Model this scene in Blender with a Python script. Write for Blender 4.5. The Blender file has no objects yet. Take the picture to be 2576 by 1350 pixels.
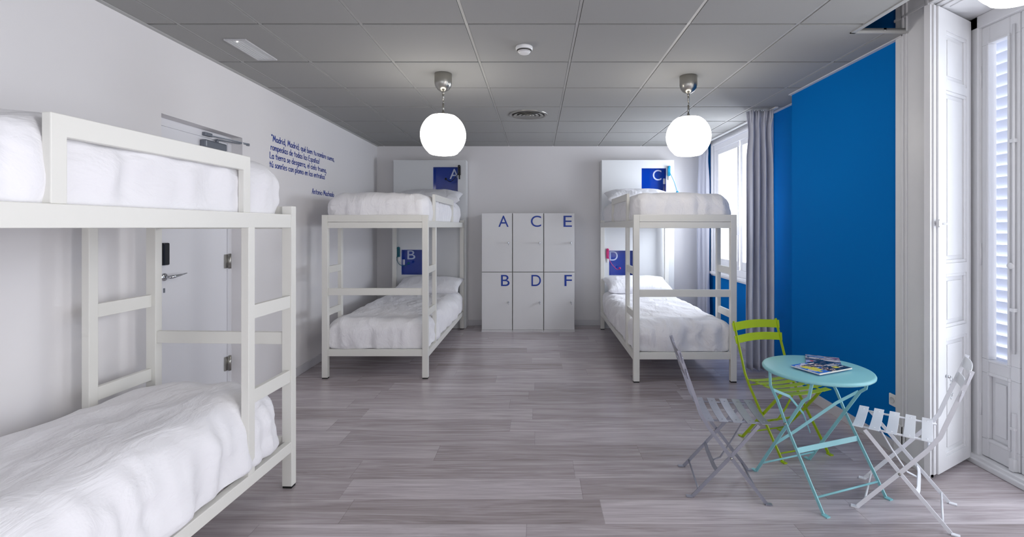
import bpy, bmesh, math, random
from mathutils import Vector, Matrix, noise
C = bpy.context.scene.collection
SC = bpy.context.scene
PI = math.pi

# ------------------------------------------------------------------ camera, world, lights, exposure
F = 1216.0            # focal length in pixels of the 2576 px wide frame
cam = bpy.data.objects.new('camera', bpy.data.cameras.new('camera')); C.objects.link(cam)
cam.data.sensor_fit = 'HORIZONTAL'; cam.data.sensor_width = 36.0
cam.data.lens = F / 2576 * 36.0
cam.data.shift_x = (1288 - 1351) / 2576
cam.data.shift_y = -(675 - 571) / 2576
cam.data.clip_start = 0.05
ZC = 1.5
cam.location = (0, 0, ZC); cam.rotation_euler = (PI / 2, 0, 0)
SC.camera = cam
SC.view_settings.view_transform = 'Standard'; SC.view_settings.look = 'None'
SC.view_settings.gamma = 1.0; SC.view_settings.use_curve_mapping = False
SC.view_settings.exposure = 0.66
SC.cycles.max_bounces = 10; SC.cycles.diffuse_bounces = 6; SC.cycles.transparent_max_bounces = 12
SC.cycles.use_denoising = True

w = bpy.data.worlds.new('sky'); SC.world = w; w.use_nodes = True
w.node_tree.nodes['Background'].inputs[0].default_value = (0.86, 0.92, 1.0, 1)
w.node_tree.nodes['Background'].inputs[1].default_value = 1.25

def area(name, loc, rot, sx, sy, power, col):
    l = bpy.data.lights.new(name, 'AREA'); l.shape = 'RECTANGLE'; l.size = sx; l.size_y = sy
    l.energy = power; l.color = col
    o = bpy.data.objects.new(name, l); C.objects.link(o); o.location = loc; o.rotation_euler = rot
    return o
DAY = (0.86, 0.91, 1.0)
# daylight outside the back window and the balcony door, facing -X
area('daylight_back_window', (3.6, 6.15, 1.95), (0, PI / 2, 0), 2.0, 1.7, 125, DAY)
area('daylight_balcony', (3.35, 2.3, 1.5), (0, PI / 2, 0), 2.7, 1.4, 26, DAY)
area('added_rear_fill', (3.35, -0.5, 1.5), (0, PI / 2, 0), 2.7, 1.4, 88, (0.98, 0.97, 1.0))  # added fill behind the camera, through an invented opening, evens out the room
area('added_front_fill', (-0.6, -1.75, 1.7), (-PI / 2, 0, 0), 3.0, 1.6, 80, (1.0, 0.92, 0.83))  # added warm fill behind the camera, no such window is known

# ------------------------------------------------------------------ materials
def lin(c):
    c = c / 255.0
    return c / 12.92 if c <= 0.04045 else ((c + 0.055) / 1.055) ** 2.4
def rgb(r, g, b): return (lin(r), lin(g), lin(b), 1)

def mat(name, col, rough=0.5, metal=0.0, bump=0.0, bscale=60.0, vary=0.0, spec=0.5, coat=0.0):
    m = bpy.data.materials.new(name); m.use_nodes = True
    nt = m.node_tree; b = nt.nodes['Principled BSDF']
    b.inputs['Base Color'].default_value = rgb(*col)
    b.inputs['Roughness'].default_value = rough; b.inputs['Metallic'].default_value = metal
    b.inputs['Specular IOR Level'].default_value = spec
    b.inputs['Coat Weight'].default_value = coat
    tc = nt.nodes.new('ShaderNodeTexCoord')
    n = nt.nodes.new('ShaderNodeTexNoise'); n.inputs['Scale'].default_value = bscale; n.inputs['Detail'].default_value = 4
    nt.links.new(tc.outputs['Object'], n.inputs['Vector'])
    if vary > 0:
        mx = nt.nodes.new('ShaderNodeMix'); mx.data_type = 'RGBA'
        c = rgb(*col)
        mx.inputs[6].default_value = c
        mx.inputs[7].default_value = (c[0] * (1 - vary), c[1] * (1 - vary), c[2] * (1 - vary), 1)
        nt.links.new(n.outputs['Fac'], mx.inputs[0]); nt.links.new(mx.outputs[2], b.inputs['Base Color'])
    if bump > 0:
        bp = nt.nodes.new('ShaderNodeBump'); bp.inputs['Strength'].default_value = bump; bp.inputs['Distance'].default_value = 0.002
        nt.links.new(n.outputs['Fac'], bp.inputs['Height']); nt.links.new(bp.outputs[0], b.inputs['Normal'])
    return m

def emit(name, col, s):
    m = bpy.data.materials.new(name); m.use_nodes = True
    nt = m.node_tree; nt.nodes.clear()
    e = nt.nodes.new('ShaderNodeEmission'); e.inputs[0].default_value = col; e.inputs[1].default_value = s
    o = nt.nodes.new('ShaderNodeOutputMaterial'); nt.links.new(e.outputs[0], o.inputs[0])
    return m

def glass(name):
    m = bpy.data.materials.new(name); m.use_nodes = True
    nt = m.node_tree; nt.nodes.clear()
    t = nt.nodes.new('ShaderNodeBsdfTransparent'); g = nt.nodes.new('ShaderNodeBsdfGlossy'); g.inputs['Roughness'].default_value = 0.02
    mx = nt.nodes.new('ShaderNodeMixShader'); o = nt.nodes.new('ShaderNodeOutputMaterial')
    mx.inputs[0].default_value = 0.06; nt.links.new(t.outputs[0], mx.inputs[1]); nt.links.new(g.outputs[0], mx.inputs[2])
    nt.links.new(mx.outputs[0], o.inputs[0])
    return m

def cloth(name, col, fine=26.0, strength=0.35, rough=0.85, trans=0.0):
    m = mat(name, col, rough, spec=0.2)
    nt = m.node_tree; b = nt.nodes['Principled BSDF']
    b.inputs['Sheen Weight'].default_value = 0.1
    tc = nt.nodes.new('ShaderNodeTexCoord')
    mp = nt.nodes.new('ShaderNodeMapping'); mp.inputs['Scale'].default_value = (1.0, 0.45, 0.7); mp.inputs['Rotation'].default_value = (0.3, 0.2, 0.6)
    n = nt.nodes.new('ShaderNodeTexNoise'); n.inputs['Scale'].default_value = 7; n.inputs['Detail'].default_value = 5; n.inputs['Distortion'].default_value = 1.4
    n2 = nt.nodes.new('ShaderNodeTexNoise'); n2.inputs['Scale'].default_value = fine; n2.inputs['Detail'].default_value = 3; n2.inputs['Distortion'].default_value = 0.6
    nt.links.new(tc.outputs['Object'], mp.inputs['Vector']); nt.links.new(mp.outputs[0], n.inputs['Vector']); nt.links.new(mp.outputs[0], n2.inputs['Vector'])
    ad = nt.nodes.new('ShaderNodeMath'); ad.operation = 'MULTIPLY_ADD'; ad.inputs[1].default_value = 0.25
    nt.links.new(n2.outputs['Fac'], ad.inputs[0]); nt.links.new(n.outputs['Fac'], ad.inputs[2])
    bp = nt.nodes.new('ShaderNodeBump'); bp.inputs['Strength'].default_value = strength; bp.inputs['Distance'].default_value = 0.03
    nt.links.new(ad.outputs[0], bp.inputs['Height']); nt.links.new(bp.outputs[0], b.inputs['Normal'])
    return m

M = {}
M['white_wall'] = mat('white_wall_paint', (226, 224, 225), 0.8, bump=0.06, bscale=90)
M['back_wall'] = M['white_wall']
M['blue_wall'] = mat('blue_wall_paint', (0, 110, 188), 0.8, bump=0.05, bscale=120, spec=0.05)
M['tile'] = mat('grey_ceiling_tile', (158, 158, 156), 0.9, bump=0.05, bscale=300, vary=0.03)
M['tee'] = mat('ceiling_grid_metal', (176, 176, 174), 0.5)
M['groove'] = mat('ceiling_groove', (96, 96, 96), 0.9)
M['base'] = mat('baseboard_paint', (205, 204, 208), 0.45)
M['bed'] = mat('cream_bed_lacquer', (227, 226, 220), 0.38, bump=0.02, bscale=8)
M['panel'] = mat('white_laminate', (222, 224, 226), 0.35)
M['locker'] = mat('locker_laminate', (228, 228, 229), 0.38, vary=0.02, bscale=3)
M['gap'] = mat('dark_gap', (84, 82, 80), 0.9)
M['rubber'] = mat('black_rubber', (22, 22, 22), 0.7)
M['niche'] = mat('blue_acrylic', (0, 56, 160), 0.12, coat=0.4)
M['letter_white'] = mat('white_vinyl', (205, 215, 238), 0.4)
M['letter_blue'] = mat('blue_vinyl', (16, 60, 160), 0.45)
M['duvet'] = cloth('white_cotton', (237, 236, 239), strength=0.6)
M['pillow'] = cloth('white_pillow_cotton', (242, 242, 246), 30, 0.45)
M['mattress'] = cloth('mattress_ticking', (228, 228, 226), 60, 0.1)
M['curtain'] = mat('grey_curtain_fabric', (208, 210, 222), 0.8, bump=0.1, bscale=400, vary=0.05)
M['frame'] = mat('white_window_paint', (240, 240, 243), 0.35, bump=0.05, bscale=30)
M['plain_frame'] = M['frame']
M['old'] = mat('old_white_gloss_paint', (224, 224, 226), 0.38, bump=0.12, bscale=14, vary=0.05)
M['door'] = mat('white_door_lacquer', (222, 222, 226), 0.4)
M['steel'] = mat('brushed_steel', (168, 166, 160), 0.28, 1.0)
M['chrome'] = mat('chrome', (205, 208, 212), 0.15, 1.0)
M['dark_steel'] = mat('dark_grey_metal', (120, 125, 134), 0.4, 0.4)
M['black'] = mat('black_plastic', (14, 18, 26), 0.25)
M['plastic'] = mat('white_plastic', (232, 232, 232), 0.35)
M['glass'] = glass('window_glass')
M['turq'] = mat('turquoise_powder_coat', (142, 205, 212), 0.32)
M['green'] = mat('lime_green_powder_coat', (164, 192, 10), 0.32)
M['silver'] = mat('silver_powder_coat', (158, 160, 172), 0.3, 0.6)
M['white_metal'] = mat('white_powder_coat', (238, 240, 246), 0.3)
M['globe'] = emit('lit_opal_glass', (1.0, 0.955, 0.88, 1), 6.5)
M['teal_p'] = mat('dark_teal_plastic', (8, 92, 110), 0.35)
M['cyan_p'] = mat('cyan_plastic', (18, 150, 190), 0.35)
M['pink_p'] = mat('magenta_plastic', (190, 40, 110), 0.35)
M['paper'] = mat('magazine_paper', (232, 228, 222), 0.6)
M['diff'] = mat('light_diffuser', (206, 208, 210), 0.3)
M['lframe'] = mat('light_frame', (190, 190, 192), 0.3)
M['louvre'] = mat('white_louvre_paint', (238, 240, 248), 0.5)

def wood():
    m = bpy.data.materials.new('grey_laminate_planks'); m.use_nodes = True
    nt = m.node_tree; b = nt.nodes['Principled BSDF']; N = nt.nodes; L = nt.links
    tc = N.new('ShaderNodeTexCoord'); sp = N.new('ShaderNodeSeparateXYZ'); L.new(tc.outputs['Object'], sp.inputs[0])
    def math_(op, a, bb=None, c=None):
        n = N.new('ShaderNodeMath'); n.operation = op
        for i, v in enumerate((a, bb, c)):
            if v is None: continue
            if isinstance(v, (int, float)): n.inputs[i].default_value = v
            else: L.new(v, n.inputs[i])
        return n.outputs[0]
    W, LEN = 0.222, 1.35
    v = math_('DIVIDE', sp.outputs[1], W); row = math_('FLOOR', v)
    wn = N.new('ShaderNodeTexWhiteNoise'); wn.noise_dimensions = '1D'; L.new(row, wn.inputs['W'])
    u = math_('ADD', math_('DIVIDE', sp.outputs[0], LEN), math_('MULTIPLY', wn.outputs['Value'], 7.3)); col = math_('FLOOR', u)
    cmb = N.new('ShaderNodeCombineXYZ'); L.new(row, cmb.inputs[0]); L.new(col, cmb.inputs[1])
    wn2 = N.new('ShaderNodeTexWhiteNoise'); wn2.noise_dimensions = '2D'; L.new(cmb.outputs[0], wn2.inputs['Vector'])
    # grain
    off = math_('MULTIPLY', wn2.outputs['Value'], 37.0)
    gc = N.new('ShaderNodeCombineXYZ')
    L.new(math_('ADD', math_('MULTIPLY', sp.outputs[0], 0.7), off), gc.inputs[0]); L.new(math_('MULTIPLY', sp.outputs[1], 9.0), gc.inputs[1]); L.new(off, gc.inputs[2])
    g1 = N.new('ShaderNodeTexNoise'); g1.inputs['Scale'].default_value = 1.7; g1.inputs['Detail'].default_value = 7; g1.inputs['Roughness'].default_value = 0.62; g1.inputs['Distortion'].default_value = 1.1
    L.new(gc.outputs[0], g1.inputs['Vector'])
    gc2 = N.new('ShaderNodeCombineXYZ')
    L.new(math_('ADD', math_('MULTIPLY', sp.outputs[0], 2.2), off), gc2.inputs[0]); L.new(math_('MULTIPLY', sp.outputs[1], 60.0), gc2.inputs[1]); L.new(off, gc2.inputs[2])
    g2 = N.new('ShaderNodeTexNoise'); g2.inputs['Scale'].default_value = 1.6; g2.inputs['Detail'].default_value = 4
    L.new(gc2.outputs[0], g2.inputs['Vector'])
    f = math_('ADD', math_('MULTIPLY', g1.outputs['Fac'], 0.62), math_('ADD', math_('MULTIPLY', g2.outputs['Fac'], 0.34), 0.09))
    f = math_('ADD', f, math_('MULTIPLY', math_('SUBTRACT', wn2.outputs['Value'], 0.5), 0.17))
    cr = N.new('ShaderNodeValToRGB'); L.new(f, cr.inputs[0])
    e = cr.color_ramp; e.elements[0].position = 0.30; e.elements[0].color = rgb(130, 119, 119)
    e.elements[1].position = 0.74; e.elements[1].color = rgb(206, 198, 202)
    x = e.elements.new(0.50); x.color = rgb(168, 158, 160)
    x = e.elements.new(0.60); x.color = rgb(184, 175, 179)
    # seams
    fv = math_('FRACT', v); fu = math_('FRACT', u)
    sv = math_('MAXIMUM', math_('LESS_THAN', fv, 0.012), math_('LESS_THAN', fu, 0.0022))
    mx = N.new('ShaderNodeMix'); mx.data_type = 'RGBA'; L.new(math_('MULTIPLY', sv, 0.3), mx.inputs[0]); L.new(cr.outputs[0], mx.inputs[6]); mx.inputs[7].default_value = rgb(70, 60, 56)
    L.new(mx.outputs[2], b.inputs['Base Color'])
    b.inputs['Roughness'].default_value = 0.24; b.inputs['Specular IOR Level'].default_value = 0.5
    bp = N.new('ShaderNodeBump'); bp.inputs['Strength'].default_value = 0.12; bp.inputs['Distance'].default_value = 0.002
    L.new(math_('SUBTRACT', f, sv), bp.inputs['Height']); L.new(bp.outputs[0], b.inputs['Normal'])
    return m
M['floor'] = wood()

# ------------------------------------------------------------------ mesh helpers
class MB:
    def __init__(s): s.v = []; s.f = []; s.mi = []; s.sm = []
    def add(s, vs, fs, mi=0, smooth=False):
        o = len(s.v); s.v += [tuple(v) for v in vs]
        for f in fs: s.f.append(tuple(i + o for i in f)); s.mi.append(mi); s.sm.append(smooth)
        return s
    def box(s, x0, x1, y0, y1, z0, z1, mi=0, xf=None):
        vs = [Vector((x, y, z)) for z in (z0, z1) for y in (y0, y1) for x in (x0, x1)]
        if xf: vs = [Vector(xf(*v)) for v in vs]
        return s.add(vs, [(0, 2, 3, 1), (4, 5, 7, 6), (0, 1, 5, 4), (2, 6, 7, 3), (0, 4, 6, 2), (1, 3, 7, 5)], mi)
    def prism(s, pts, z0, z1, mi=0):
        n = len(pts)
        vs = [(p[0], p[1], z0) for p in pts] + [(p[0], p[1], z1) for p in pts]
        fs = [tuple(range(n - 1, -1, -1)), tuple(range(n, 2 * n))] + [(i, (i + 1) % n, n + (i + 1) % n, n + i) for i in range(n)]
        return s.add(vs, fs, mi)
    def bar(s, pts, a, b, up=(0, 0, 1), mi=0):
        """flat bar along pts: width a along the given side vector, thickness b across"""
        pts = [Vector(p) for p in pts]; up = Vector(up).normalized(); rings = []
        for i, p in enumerate(pts):
            t = (pts[min(i + 1, len(pts) - 1)] - pts[max(i - 1, 0)]).normalized()
            sd = (up - t * up.dot(t)).normalized(); th = t.cross(sd)
            rings.append([p + sd * (a / 2 * i1) + th * (b / 2 * i2) for i1, i2 in ((-1, -1), (1, -1), (1, 1), (-1, 1))])
        vs = [v for r in rings for v in r]; fs = [(3, 2, 1, 0)]
        for i in range(len(pts) - 1):
            for k in range(4): fs.append((i * 4 + k, i * 4 + (k + 1) % 4, i * 4 + 4 + (k + 1) % 4, i * 4 + 4 + k))
        e = (len(pts) - 1) * 4; fs.append((e, e + 1, e + 2, e + 3))
        return s.add(vs, fs, mi)
    def tube(s, pts, r, n=10, mi=0):
        pts = [Vector(p) for p in pts]; vs = []; fs = []
        ref = Vector((0, 0, 1)) if abs((pts[-1] - pts[0]).normalized().z) < 0.9 else Vector((1, 0, 0))
        for i, p in enumerate(pts):
            t = (pts[min(i + 1, len(pts) - 1)] - pts[max(i - 1, 0)]).normalized()
            a = t.cross(ref).normalized(); b = t.cross(a)
            rr = r[i] if isinstance(r, (list, tuple)) else r
            vs += [p + a * rr * math.cos(2 * PI * k / n) + b * rr * math.sin(2 * PI * k / n) for k in range(n)]
        for i in range(len(pts) - 1):
            for k in range(n): fs.append((i * n + k, i * n + (k + 1) % n, (i + 1) * n + (k + 1) % n, (i + 1) * n + k))
        fs += [tuple(range(n - 1, -1, -1)), tuple(range((len(pts) - 1) * n, len(pts) * n))]
        return s.add(vs, fs, mi, True)
    def lathe(s, prof, c=(0, 0, 0), n=40, mi=0, axis='z'):
        vs = []; fs = []
        for r, h in prof:
            for k in range(n):
                a = 2 * PI * k / n; p = (r * math.cos(a), r * math.sin(a), h)
                if axis == 'y': p = (p[0], p[2], p[1])
                if axis == 'x': p = (p[2], p[0], p[1])
                vs.append((p[0] + c[0], p[1] + c[1], p[2] + c[2]))
        for i in range(len(prof) - 1):
            for k in range(n): fs.append((i * n + k, i * n + (k + 1) % n, (i + 1) * n + (k + 1) % n, (i + 1) * n + k))
        return s.add(vs, fs, mi, True)
    def plate(s, a0, a1, b0, b1, holes, fn, d0, d1, mi=0):
        """plate in plane (a,b) with rectangular holes; fn(a,b,d)->xyz"""
        As = sorted({a0, a1} | {h[0] for h in holes} | {h[1] for h in holes}); Bs = sorted({b0, b1} | {h[2] for h in holes} | {h[3] for h in holes})
        for i in range(len(As) - 1):
            for j in range(len(Bs) - 1):
                ca, cb = (As[i] + As[i + 1]) / 2, (Bs[j] + Bs[j + 1]) / 2
                if any(h[0] < ca < h[1] and h[2] < cb < h[3] for h in holes): continue
                vs = [Vector(fn(a, b, d)) for d in (d0, d1) for b in (Bs[j], Bs[j + 1]) for a in (As[i], As[i + 1])]
                s.add(vs, [(0, 2, 3, 1), (4, 5, 7, 6), (0, 1, 5, 4), (2, 6, 7, 3), (0, 4, 6, 2), (1, 3, 7, 5)], mi)
        return s
    def build(s, name, mats, parent=None, bevel=0.0, loc=None, weld=False, seg=2):
        me = bpy.data.meshes.new(name); me.from_pydata(s.v, [], s.f)
        if not isinstance(mats, (list, tuple)): mats = [mats]
        for m in mats: me.materials.append(m)
        for p, mi, sm in zip(me.polygons, s.mi, s.sm): p.material_index = mi; p.use_smooth = sm
        bm = bmesh.new(); bm.from_mesh(me)
        if weld: bmesh.ops.remove_doubles(bm, verts=bm.verts, dist=1e-5)
        bmesh.ops.recalc_face_normals(bm, faces=bm.faces); bm.to_mesh(me); bm.free(); me.update()
        o = bpy.data.objects.new(name, me); C.objects.link(o)
        if parent: o.parent = parent
        if loc: o.location = loc
        if bevel:
            b = o.modifiers.new('bevel', 'BEVEL'); b.width = bevel; b.segments = seg; b.limit_method = 'ANGLE'; b.angle_limit = 0.6
        return o

def tag(o, label=None, cat=None, group=None, kind=None):
    if label: o['label'] = label
    if cat: o['category'] = cat
    if group: o['group'] = group
    if kind: o['kind'] = kind
    return o
def thing(name, label, cat, loc=(0, 0, 0), rz=0, group=None):
    o = bpy.data.objects.new(name, None); C.objects.link(o); o.location = loc; o.rotation_euler = (0, 0, rz); o.empty_display_size = 0.1
    return tag(o, label, cat, group)
def struct(o): o['kind'] = 'structure'; return o
def dup(root, loc, rz, label):
    r = root.copy(); C.objects.link(r); r.location = loc; r.rotation_euler = (0, 0, rz); r['label'] = label
    for ch in list(root.children):
        c = ch.copy(); C.objects.link(c); c.parent = r
        for g in list(ch.children):
            d = g.copy(); C.objects.link(d); d.parent = c
    return r

def text_mesh(ch, h, material, name, parent, origin, ax, az, thick=0.001):
    """flat letter of cap height h; origin = left bottom, ax/az = unit axes"""
    cu = bpy.data.curves.new('t', 'FONT'); cu.body = ch; cu.size = 1.0; cu.extrude = 0.0
    to = bpy.data.objects.new('t', cu); C.objects.link(to)
    bpy.context.view_layer.update()
    me = to.evaluated_get(bpy.context.evaluated_depsgraph_get()).to_mesh()
    vs = [v.co.copy() for v in me.vertices]; fs = [tuple(p.vertices) for p in me.polygons]
    x0 = min(v.x for v in vs); x1 = max(v.x for v in vs); y0 = min(v.y for v in vs); y1 = max(v.y for v in vs)
    to.to_mesh_clear(); bpy.data.objects.remove(to); bpy.data.curves.remove(cu)
    wd, k = h[0] / (x1 - x0), h[1] / (y1 - y0)
    ax, az, og = Vector(ax), Vector(az), Vector(origin); nn = ax.cross(az)
    b = MB(); pts = [og + ax * ((v.x - x0) * wd) + az * ((v.y - y0) * k) for v in vs]
    b.add(pts, fs)
    me2 = bpy.data.meshes.new(name); me2.from_pydata([tuple(p) for p in pts], [], fs); me2.materials.append(material)
    o = bpy.data.objects.new(name, me2); C.objects.link(o)
    if parent: o.parent = parent
    sm = o.modifiers.new('solid', 'SOLIDIFY'); sm.thickness = thick; sm.offset = 0
    return o

# ------------------------------------------------------------------ room shell
YB, YN = 7.386, -1.6
CEIL, TOP = 2.7354, 3.05
def wx(y): return -2.445 + (YB - y) * 0.010
XR, XB, XRec = 2.567, 2.375, 2.567
def LW(y, z, d): return (wx(y) + d, y, z)      # left wall coordinates, d into the room

struct(MB().box(-2.9, 3.3, YN - .1, YB + .15, -0.12, 0).build('floor', M['floor']))
# left wall with door recess
D0, D1, DT = 3.09, 3.955, 2.228
struct(MB().plate(YN, YB, 0, TOP, [(D0, D1, -1, DT)], LW, -0.22, 0).build('wall_left', M['white_wall']))
struct(MB().box(wx(YB) - .25, XRec + .12, YB, YB + .15, 0, TOP).build('wall_back', M['white_wall']))
struct(MB().plate(-2.8, 3.0, 0, TOP, [(-2.15, .95, .85, 2.5)], lambda a, b, d: (a, YN - d, b), 0, .1).build('wall_front', M['white_wall']))
struct(MB().plate(-2.15, .95, .85, 2.5, [(-2.07, -.64, .93, 2.42), (-.56, .87, .93, 2.42)], lambda a, b, d: (a, YN - d, b), .02, .08).build('added_front_window', M['plain_frame']))  # invented unseen window, put in so the front fill can enter
# recessed blue wall with the window opening
W0, W1, WZ0, WZ1 = 5.30, 7.02, 0.86, 2.68
fr = lambda y, z, d: (XRec + d, y, z)
struct(MB().plate(4.50, YB, 0, TOP, [(W0, W1, WZ0, WZ1)], fr, 0, 0.11).build('wall_right', M['blue_wall']))
# protruding blue pier
pier = [(XB, 4.506), (XB, 2.95), (2.80, 3.20), (3.0, 3.20), (2.9, 4.506)]
struct(MB().prism(pier, 0, TOP).build('wall_right_pier', M['blue_wall']))
BY0 = 1.45
struct(MB().box(XB, 3.0, 0.3, BY0, 0, TOP).build('wall_right_near', M['white_wall']))
struct(MB().box(XB, 3.0, YN, -1.2, 0, TOP).build('wall_right_corner', M['white_wall']))  # the gap before this corner is an invented opening for the rear fill
struct(MB().box(XB, 3.0, BY0, 3.20, 2.86, TOP).box(XB, 3.0, -1.2, 0.3, 2.86, TOP).build('wall_right_lintel', M['white_wall']))
struct(MB().box(-2.8, 3.0, YN, YB, TOP, TOP + .1).build('ceiling_upper', M['white_wall']))

# ceiling: tiles, tees
rows = [-0.76 + 0.6742 * i for i in range(13)]            # y positions of cross tees; row through 2.946
rows = [2.946 + 0.6742 * i for i in range(-7, 7)]
cols = [(-2.335, -2.19), (-1.752, -1.69), (-1.100, -1.075), (-0.4305, -0.4305), (0.2446, 0.2446), (0.9235, 0.9235), (1.590, 1.590), (2.215, 2.215)]
def cx(c, y): return c[0] + (c[1] - c[0]) * (YB - y) / (YB - 2.946)
cb = MB()
CY, CX2 = 3.075, 2.02
def slab(x0, x1, y0, y1, z0, z1, mi): cb.box(x0, x1, y0, y1, z0, z1, mi)
g = 0.011
ys = [YN] + [r for r in rows if YN < r < YB] + [YB]
allc = [None] + cols + [None]
for j in range(len(ys) - 1):
    ya, yb = ys[j], ys[j + 1]
    for i in range(len(allc) - 1):
        segs = [(ya, yb)]
        if ya < CY < yb: segs = [(ya, CY), (CY, yb)]
        if ya < 4.506 < yb: segs = [(ya, 4.506), (4.506, yb)]
        for (a, b_) in segs:
            mid = (a + b_) / 2
            xr = CX2 if mid < CY else (XB if mid < 4.506 else XRec)
            def L(y): return cx(allc[i], y) + g if allc[i] else wx(y)
            def R(y): return min(cx(allc[i + 1], y) - g, xr) if allc[i + 1] else xr
            if L(mid) >= xr - 0.01: continue
            a2 = a + (g if a == ya and j > 0 else 0); b2 = b_ - (g if b_ == yb and j < len(ys) - 2 else 0)
            vs = [(L(a2), a2), (R(a2), a2), (R(b2), b2), (L(b2), b2)]
            cb.prism(vs, CEIL, CEIL + 0.02, 0)
            # tees and shadow groove above the tiles
            vs = [(max(L(a2), wx(a2)) - 0.02 if allc[i] else wx(a2), a), (min(R(a2) + 0.02, xr), a), (min(R(b2) + .02, xr), b_), (L(b2) - 0.02 if allc[i] else wx(b2), b_)]
            cb.prism(vs, CEIL + 0.02, CEIL + 0.03, 1)
for c in cols:
    ye = CY if cx(c, 3) > CX2 else YN
    vs = [(cx(c, ye) - .0085, ye), (cx(c, ye) + .0085, ye), (cx(c, YB) + .0085, YB), (cx(c, YB) - .0085, YB)]
    cb.prism(vs, CEIL + 0.004, CEIL + 0.02, 2)
for r in rows:
    if YN < r < YB:
        xr = CX2 if r < CY else (XB if r < 4.506 else XRec)
        cb.box(wx(r), xr, r - .0035, r + .0035, CEIL + 0.010, CEIL + 0.02, 2)
struct(cb.build('ceiling', [M['tile'], M['groove'], M['tee']]))
# edge trims of the dropped ceiling
struct(MB().box(CX2 - .03, CX2, YN, CY, CEIL - .006, CEIL + .05).box(CX2 - .03, XB, CY - .012, CY, CEIL - .006, CEIL + .008).build('trim_ceiling_edge', M['tee']))
struct(MB().box(XB - .03, XB, CY, 4.506, CEIL - .008, CEIL).box(XRec - .03, XRec, 4.506, YB, CEIL - .008, CEIL).box(XB - 0.0, XRec, 4.506, 4.53, CEIL - .008, CEIL).build('trim_ceiling_right', M['base']))
t = MB()
for a, b_ in ((YN, YB),):
    t.prism([(wx(a), a), (wx(a) + .028, a), (wx(b_) + .028, b_), (wx(b_), b_)], CEIL - .006, CEIL)
struct(t.build('trim_ceiling_left', M['tee']))

# baseboards
def bb(name, fn_pts, h=0.085, dt=0.014):
    return struct(MB().prism(fn_pts, 0, h).build(name, M['base'], bevel=0.003))
bb('baseboard_back', [(wx(YB), YB), (XRec, YB), (XRec, YB - .014), (wx(YB), YB - .014)])
bb('baseboard_left', [(wx(D1), D1), (wx(YB), YB), (wx(YB) + .014, YB), (wx(D1) + .014, D1)])
bb('baseboard_left_near', [(wx(YN), YN), (wx(D0), D0), (wx(D0) + .014, D0), (wx(YN) + .014, YN)])
bb('baseboard_right', [(XRec, 4.506), (XRec, YB), (XRec - .014, YB), (XRec - .014, 4.506)])
bb('baseboard_pier', [(XB, 3.19), (XB, 4.506), (XB - .014, 4.52), (XB - .014, 3.19)])
bb('baseboard_front', [(-2.35, YN), (2.36, YN), (2.36, YN + .014), (-2.35, YN + .014)])

# left wall door: leaf, frame, hinges, closer, lock
dd = -0.10
dr = struct(MB().plate(D0 + .03, D1 - .045, 0.01, DT - .052, [], LW, dd - .04, dd).build('door_1', M['door']))
MB().plate(D0 - .02, D1 + .0, 0, DT, [(D0 + .03, D1 - .045, -1, DT - .052)], LW, dd - .05, dd + .012).build('door_frame', M['door'], dr, bevel=0.002)
for hz in (0.40, 1.225, 1.95):
    h = MB().tube([LW(D1 - .035, hz - .06, dd + .018), LW(D1 - .035, hz + .06, dd + .018)], 0.012)
    h.box(-0.004, 0.004, -0.035, 0.02, -0.055, 0.055, xf=lambda x, y, z, hz=hz: LW(D1 - .045 + y, hz + z, dd + .006 + x)); h.build('hinge', M['steel'], dr)
lk = MB().box(0, 0.03, -.028, .028, -0.075, 0.075, xf=lambda x, y, z: LW(3.232 + y, 1.32 + z, dd + x)).build('card_reader', M['black'], dr, bevel=0.008); lk['label'] = 'black card reader'
h = MB().lathe([(0, 0.004), (.026, .004), (.026, -.0), (0, 0)], c=LW(3.24, 1.165, dd + .004), axis='x', n=20)
h.tube([LW(3.24, 1.165, dd), LW(3.24, 1.165, dd + .05)], .009)
h.tube([LW(3.24, 1.165, dd + .05), LW(3.27, 1.168, dd + .055), LW(3.32, 1.172, dd + .055), LW(3.39, 1.178, dd + .05)], [.012, .011, .008, .003]); h.build('door_handle', M['chrome'], dr)
MB().box(0, .004, -.006, .006, -.015, .015, xf=lambda x, y, z: LW(3.243 + y, 1.075 + z, dd + x)).build('keyhole', M['dark_steel'], dr)
# door closer
cl = thing('door_closer', 'dark grey hydraulic door closer with folding arm at top of white door', 'door closer', LW(3.72, 2.125, dd))
cl.rotation_euler = (0, 0, 0)
MB().box(0.0, .05, -.13, .12, -.03, .03).build('body', M['dark_steel'], cl, bevel=0.012)
MB().tube([(0.025, .03, .03), (0.025, .03, .055)], .012).build('spindle', M['dark_steel'], cl)
MB().bar([(0.025, .03, .052), (0.10, .30, .058), ], .024, .006, up=(0, 1, 0)).tube([(0.10, .30, .05), (0.10, .30, .068)], .016).build('main_arm', M['dark_steel'], cl)
MB().bar([(0.10, .30, .066), (0.03, -.05, .070)], .018, .007, up=(0, 1, 0)).build('forearm', M['dark_steel'], cl)
MB().box(0.012, .04, -.12, -.04, .058, .085).build('bracket', M['dark_steel'], cl, bevel=0.004)

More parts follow.
